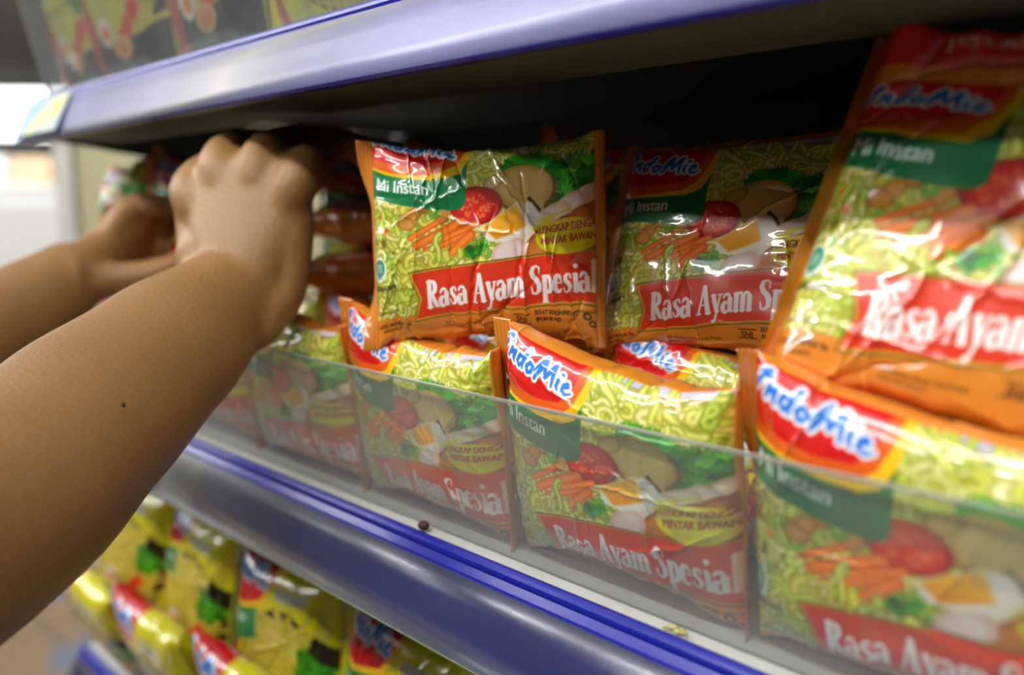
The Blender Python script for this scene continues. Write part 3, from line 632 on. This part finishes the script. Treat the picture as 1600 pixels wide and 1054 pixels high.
# ------------------------------------------------------------------ things beyond the left end of the bay
CREAM = mat('cream_panel', (.72, .70, .55), .6, noise=.05, nscale=5)
e = empty('end_display', (-1.75, .35, 0), (0, 0, math.radians(44))); tag(e, 'cream side panel with white post beyond the left end of the shelves', 'display stand')
MB().box(0, .55, 0, .03, 0, 1.32, .003).build('side_panel', CREAM, e); MB().box(-.035, 0, -.01, .04, 0, 1.34, .004).build('post', WHITE_METAL, e)
e = empty('display_freezer', (-3.75, .55, 0), (0, 0, math.radians(46))); tag(e, 'white upright freezer cabinet with grey pillar far behind the arms', 'freezer')
FW = mat('white_enamel', (.90, .91, .90), .3, noise=.02)
MB().box(-.5, 1.2, 0, .7, 0, 1.22, .01).build('cabinet', FW, e)
for x0 in (-.48, .12, .72): MB().box(x0, x0 + .46, -.02, -.002, .75, 1.15, .006).build('door', FW, e)
for x0 in (0.0, .60): MB().box(x0, x0 + .09, -.03, -.002, .3, 1.18, .006).build('pillar', mat('grey_pillar', (.62, .64, .64), .4), e)
MB().box(-.5, 1.2, -.06, .4, 1.42, 1.56, .01).build('lit_header', mat('header_light', (.95, .95, 1.), .5, emit=(.95, .97, 1.), estr=4), e)
MB().box(-.5, -.46, .0, .5, 1.2, 1.44, .003).build('support', FW, e); MB().box(1.16, 1.2, .0, .5, 1.2, 1.44, .003).build('support', FW, e)
random.seed(4); bc = [mat('carton_' + n, c, .5) for n, c in (('yellow', (.9, .75, .3)), ('cream', (.9, .85, .7)), ('orange', (.92, .80, .66)), ('white', (.85, .88, .88)))]
for i in range(9):
    x0 = -.4 + i * .17; h_ = random.uniform(.10, .19)
    o = MB().box(-.06, .06, -.04, .04, 0, h_, .004).build('carton', bc[(0, 3, 1, 3, 2, 1, 3, 0, 3)[i]])
    o.parent = None; o.matrix_world = Matrix.Translation((-3.75, .55, 0)) @ Matrix.Rotation(math.radians(46), 4, 'Z') @ Matrix.Translation((x0, .1, 1.22))
    tag(o, 'blurred carton on top of the white freezer, number %s from its left end' % ['one', 'two', 'three', 'four', 'five', 'six', 'seven', 'eight', 'nine'][i], 'carton', 'cartons on the freezer')
# ------------------------------------------------------------------ the person reaching in
SKIN = mat('skin', (.58, .43, .25), .45, noise=.10, nscale=28, bump=.22, bscale=420, sss=.12, spec=.4)
def rings(bm, secs, n=28):
    """secs = (centre, half-width vector, half-thickness vector); closed tube with rounded caps"""
    prev = None; secs = [tuple(map(Vector, s)) for s in secs]
    c0, a0, b0 = secs[0]; c1, a1, b1 = secs[-1]; t0 = (secs[1][0] - c0).normalized(); t1 = (c1 - secs[-2][0]).normalized()
    full = []
    for q in (.15, .5, .8): f = math.sin(math.acos(1 - q)); full.append((c0 - t0 * b0.length * (1 - q), a0 * f, b0 * f))
    full += secs
    for q in (.8, .5, .15): f = math.sin(math.acos(1 - q)); full.append((c1 + t1 * b1.length * (1 - q), a1 * f, b1 * f))
    for c, a, b in full:
        r = [bm.verts.new(c + a * math.cos(k * 2 * math.pi / n) + b * math.sin(k * 2 * math.pi / n)) for k in range(n)]
        if prev:
            for k in range(n): bm.faces.new((prev[k], prev[(k + 1) % n], r[(k + 1) % n], r[k]))
        else: bm.faces.new(r[::-1])
        prev = r
    bm.faces.new(prev)
FWD = Vector((-0.689, 0.709, -0.15))
def limb(bm, pts, hint=FWD, flat=1.):
    """pts = (x,y,z,halfwidth[,halfthickness]); smooth tapering limb; thickness axis leans to hint"""
    P = [Vector(p[:3]) for p in pts]; W = [p[3] for p in pts]; Th = [p[4] if len(p) > 4 else p[3] * flat for p in pts]
    secs = []; n = len(P)
    for i in range(n - 1):
        p0, p1, p2, p3 = P[max(i - 1, 0)], P[i], P[i + 1], P[min(i + 2, n - 1)]
        m = max(2, int((p2 - p1).length / .006))
        for j in range(m + (1 if i == n - 2 else 0)):
            t = j / m; c = .5 * ((2 * p1) + (p2 - p0) * t + (2 * p0 - 5 * p1 + 4 * p2 - p3) * t * t + (3 * p1 - p0 - 3 * p2 + p3) * t ** 3)
            s = t * t * (3 - 2 * t); secs.append((c, W[i] * (1 - s) + W[i + 1] * s, Th[i] * (1 - s) + Th[i + 1] * s))
    out = []
    for i, (c, w_, h_) in enumerate(secs):
        T = (secs[min(i + 1, len(secs) - 1)][0] - secs[max(i - 1, 0)][0]).normalized(); a = T.cross(hint).normalized(); b = a.cross(T).normalized(); out.append((c, a * w_, b * h_))
    rings(bm, out)
def fuse(bm, name, voxel, smooth, m, parent=None):
    bmesh.ops.recalc_face_normals(bm, faces=bm.faces[:]); me = bpy.data.meshes.new(name); bm.to_mesh(me); bm.free()
    o = bpy.data.objects.new(name, me); COL.objects.link(o)
    r = o.modifiers.new('r', 'REMESH'); r.mode = 'VOXEL'; r.voxel_size = voxel; s = o.modifiers.new('s', 'SMOOTH'); s.factor = .5; s.iterations = smooth
    ev = bpy.data.meshes.new_from_object(o.evaluated_get(bpy.context.evaluated_depsgraph_get())); o.modifiers.clear(); o.data = ev; bpy.data.meshes.remove(me)
    ev.materials.clear(); ev.materials.append(m)
    for p in ev.polygons: p.use_smooth = True
    ev.name = name; o.parent = parent; return o
V3 = Vector
per = empty('person', (-.58, -.50, 0)); tag(per, 'person reaching into the shelf with both bare forearms, near hand knuckles up by the packs', 'person')
bm = bmesh.new()
# near (right) arm
limb(bm, [(-.44, -.47, 1.235, .052), (-.375, -.375, 1.13, .046), (-.325, -.262, 1.000, .043), (-.331, -.205, .999, .043), (-.350, -.155, 1.013, .0425, .038), (-.372, -.117, 1.031, .0405, .036), (-.395, -.071, 1.053, .0365, .031), (-.4155, -.028, 1.075, .0285, .022)])
wl, wr = V3((-.4325, -.032, 1.080)), V3((-.4015, .000, 1.080)); K = [V3((-0.469, -0.018, 1.1306)), V3((-0.4545, -0.0064, 1.1465)), V3((-0.4311, 0.0062, 1.1487)), V3((-0.4081, 0.0173, 1.141))]
def palm(bm, a, b, ka, kb, tw, tk, extra=.008, mid=1.05):
    c0, c1 = (a + b) / 2, (ka + kb) / 2; w0 = (b - a) / 2; w1 = (kb - ka) / 2; w1 = w1 * (1 + extra / w1.length); secs = []
    for t in np.linspace(-.12, 1.0, 12):
        c = c0.lerp(c1, t); wv = w0.lerp(w1, t) * (1 + (mid - 1) * math.sin(math.pi * max(t, 0))); nrm = (c1 - c0).cross(wv).normalized(); th = tw + (tk - tw) * t
        secs.append((c, wv, nrm * th))
    rings(bm, secs)
palm(bm, wl, wr, K[0] * .5 + K[1] * .5, K[3] * .7 + K[2] * .3, .0215, .0120, .012, 1.10)
limb(bm, [(-.396, -.022, 1.060, .012), tuple(wr - V3((.004, 0, .004))) + (.0125,), (-.410, .008, 1.105, .0135), (-.416, .014, 1.134, .012)])              # heel of the hand, little-finger side
limb(bm, [tuple(wl) + (.012,), (-.462, -.018, 1.108, .013), tuple(K[0]) + (.0105,)])
fing = [[(-0.4864, 0.009, 1.1485, 0.0092), (-0.4797, 0.0337, 1.1371, 0.0082), (-0.4655, 0.0451, 1.1219, 0.007)], [(-0.4816, 0.0261, 1.1608, 0.0094), (-0.4797, 0.0565, 1.1561, 0.0086), (-0.4655, 0.0736, 1.139, 0.0073)], [(-0.4626, 0.0489, 1.1637, 0.0092), (-0.4541, 0.0774, 1.1637, 0.0083), (-0.4389, 0.0907, 1.1485, 0.0072)], [(-0.4389, 0.0584, 1.158, 0.0086), (-0.4265, 0.0803, 1.158, 0.0075), (-0.4161, 0.0907, 1.1447, 0.0065)]]
for k_, f in zip(K, fing):
    m_ = k_ + (V3((wl + wr) / 2) - k_) * .45
    limb(bm, [tuple(m_) + (.0085,), tuple(k_) + (.0128,)] + f)
limb(bm, [(-.448, -.024, 1.094, .015), (-.478, -.004, 1.098, .0135), (-.500, .024, 1.100, .0110), (-.497, .050, 1.102, .0085)])     # thumb, behind the palm
# far (left) arm
limb(bm, [(-.73, -.44, 1.235, .052), (-.70, -.36, 1.13, .045), (-.640, -.245, .985, .040), (-.618, -.154, 1.012, .038), (-.617, -.106, 1.036, .036, .032), (-.622, -.066, 1.056, .032, .027), (-.630, -.032, 1.076, .0265, .021)])
la, lb = V3((-.647, -.028, 1.094)), V3((-.612, -.028, 1.062)); LK = [V3((-.647, .020, 1.122)), V3((-.660, .022, 1.110)), V3((-.664, .022, 1.095)), V3((-.662, .020, 1.080))]
palm(bm, la, lb, LK[0], LK[3], .019, .0135, .008, 1.06)
for k_, f in zip(LK, [[(-.632, .045, 1.122, .0088), (-.620, .068, 1.112, .0078), (-.606, .082, 1.098, .0068)], [(-.648, .054, 1.108, .0090), (-.630, .076, 1.098, .0080), (-.612, .084, 1.086, .0070)],
                      [(-.654, .054, 1.090, .0088), (-.636, .074, 1.080, .0078), (-.618, .080, 1.070, .0068)], [(-.654, .046, 1.072, .0080), (-.640, .062, 1.064, .0070), (-.626, .068, 1.056, .0062)]]):
    limb(bm, [tuple(k_.lerp(V3((-.63, -.03, 1.078)), .45)) + (.009,), tuple(k_) + (.0115,)] + f)
limb(bm, [(-.622, -.030, 1.072, .015), (-.612, -.008, 1.072, .0125), (-.600, .014, 1.076, .0105), (-.594, .034, 1.084, .0088)])      # thumb
# torso, neck, head, legs (outside the picture)
limb(bm, [(-.585, -.52, .80, .15, .11), (-.585, -.52, .95, .14, .10), (-.585, -.51, 1.15, .165, .105), (-.585, -.49, 1.24, .16, .085), (-.585, -.48, 1.30, .07, .06)], V3((0, 1, 0)))
limb(bm, [(-.46, -.48, 1.25, .055), (-.585, -.49, 1.27, .06), (-.71, -.46, 1.25, .055)], V3((0, 1, 0)))
limb(bm, [(-.585, -.48, 1.27, .05), (-.585, -.465, 1.36, .048), (-.585, -.44, 1.41, .055, .07), (-.585, -.45, 1.47, .075, .095), (-.585, -.46, 1.53, .066, .085)], V3((0, 1, 0)))
limb(bm, [(-.585, -.345, 1.475, .008), (-.585, -.333, 1.450, .013)], V3((0, 1, 0)))
for s in (-1, 1):
    limb(bm, [(-.585 + s * .078, -.46, 1.47, .006, .012), (-.585 + s * .08, -.455, 1.44, .005, .009)], V3((0, 1, 0)))
    limb(bm, [(-.585 + s * .08, -.52, .82, .085), (-.585 + s * .09, -.51, .45, .058), (-.585 + s * .09, -.53, .25, .052), (-.585 + s * .09, -.54, .07, .036)], V3((0, 1, 0)))
    limb(bm, [(-.585 + s * .09, -.55, .045, .035), (-.585 + s * .10, -.42, .035, .036, .025)], V3((0, 0, 1)))
per_m = per.matrix_basis.inverted()
body = fuse(bm, 'body', .0025, 5, SKIN); body.parent = per; body.matrix_parent_inverse = Matrix.Translation((.58, .50, 0))
def cloth(name, col, lst, hint=V3((0, 1, 0)), vox=.008):
    b_ = bmesh.new()
    for l in lst: limb(b_, l, hint)
    o = fuse(b_, name, vox, 6, mat(name + '_fabric', col, .9, noise=.1, nscale=40)); o.parent = per; o.matrix_parent_inverse = Matrix.Translation((.58, .50, 0)); return o
cloth('t_shirt', (.12, .14, .2), [[(-.585, -.52, .78, .18, .13), (-.585, -.52, .95, .165, .125), (-.585, -.51, 1.15, .185, .125), (-.585, -.49, 1.25, .175, .10)], [(-.48, -.49, 1.245, .075), (-.44, -.47, 1.235, .07), (-.395, -.405, 1.165, .064)], [(-.68, -.48, 1.245, .075), (-.73, -.44, 1.235, .07), (-.715, -.385, 1.165, .064)]])
cloth('trousers', (.10, .10, .12), [[(-.585 + s * .08, -.52, .84, .11), (-.585 + s * .09, -.515, .45, .08), (-.585 + s * .09, -.54, .10, .07)] for s in (-1, 1)])
for s in (-1, 1): cloth('shoe', (.2, .2, .2), [[(-.585 + s * .09, -.565, .055, .05, .05), (-.585 + s * .10, -.40, .042, .05, .036)]], V3((0, 0, 1)))
cloth('hair', (.04, .03, .03), [[(-.585, -.505, 1.42, .07, .06), (-.585, -.490, 1.50, .083, .085), (-.585, -.475, 1.56, .07, .085)]])
mo = MB().ball((-.3362, -.1136, 1.0439), .0011, (1, 1, 1), 12).build('mole', mat('mole_skin', (.25, .14, .09), .6), None, True); mo.parent = per; mo.matrix_parent_inverse = Matrix.Translation((.58, .50, 0))
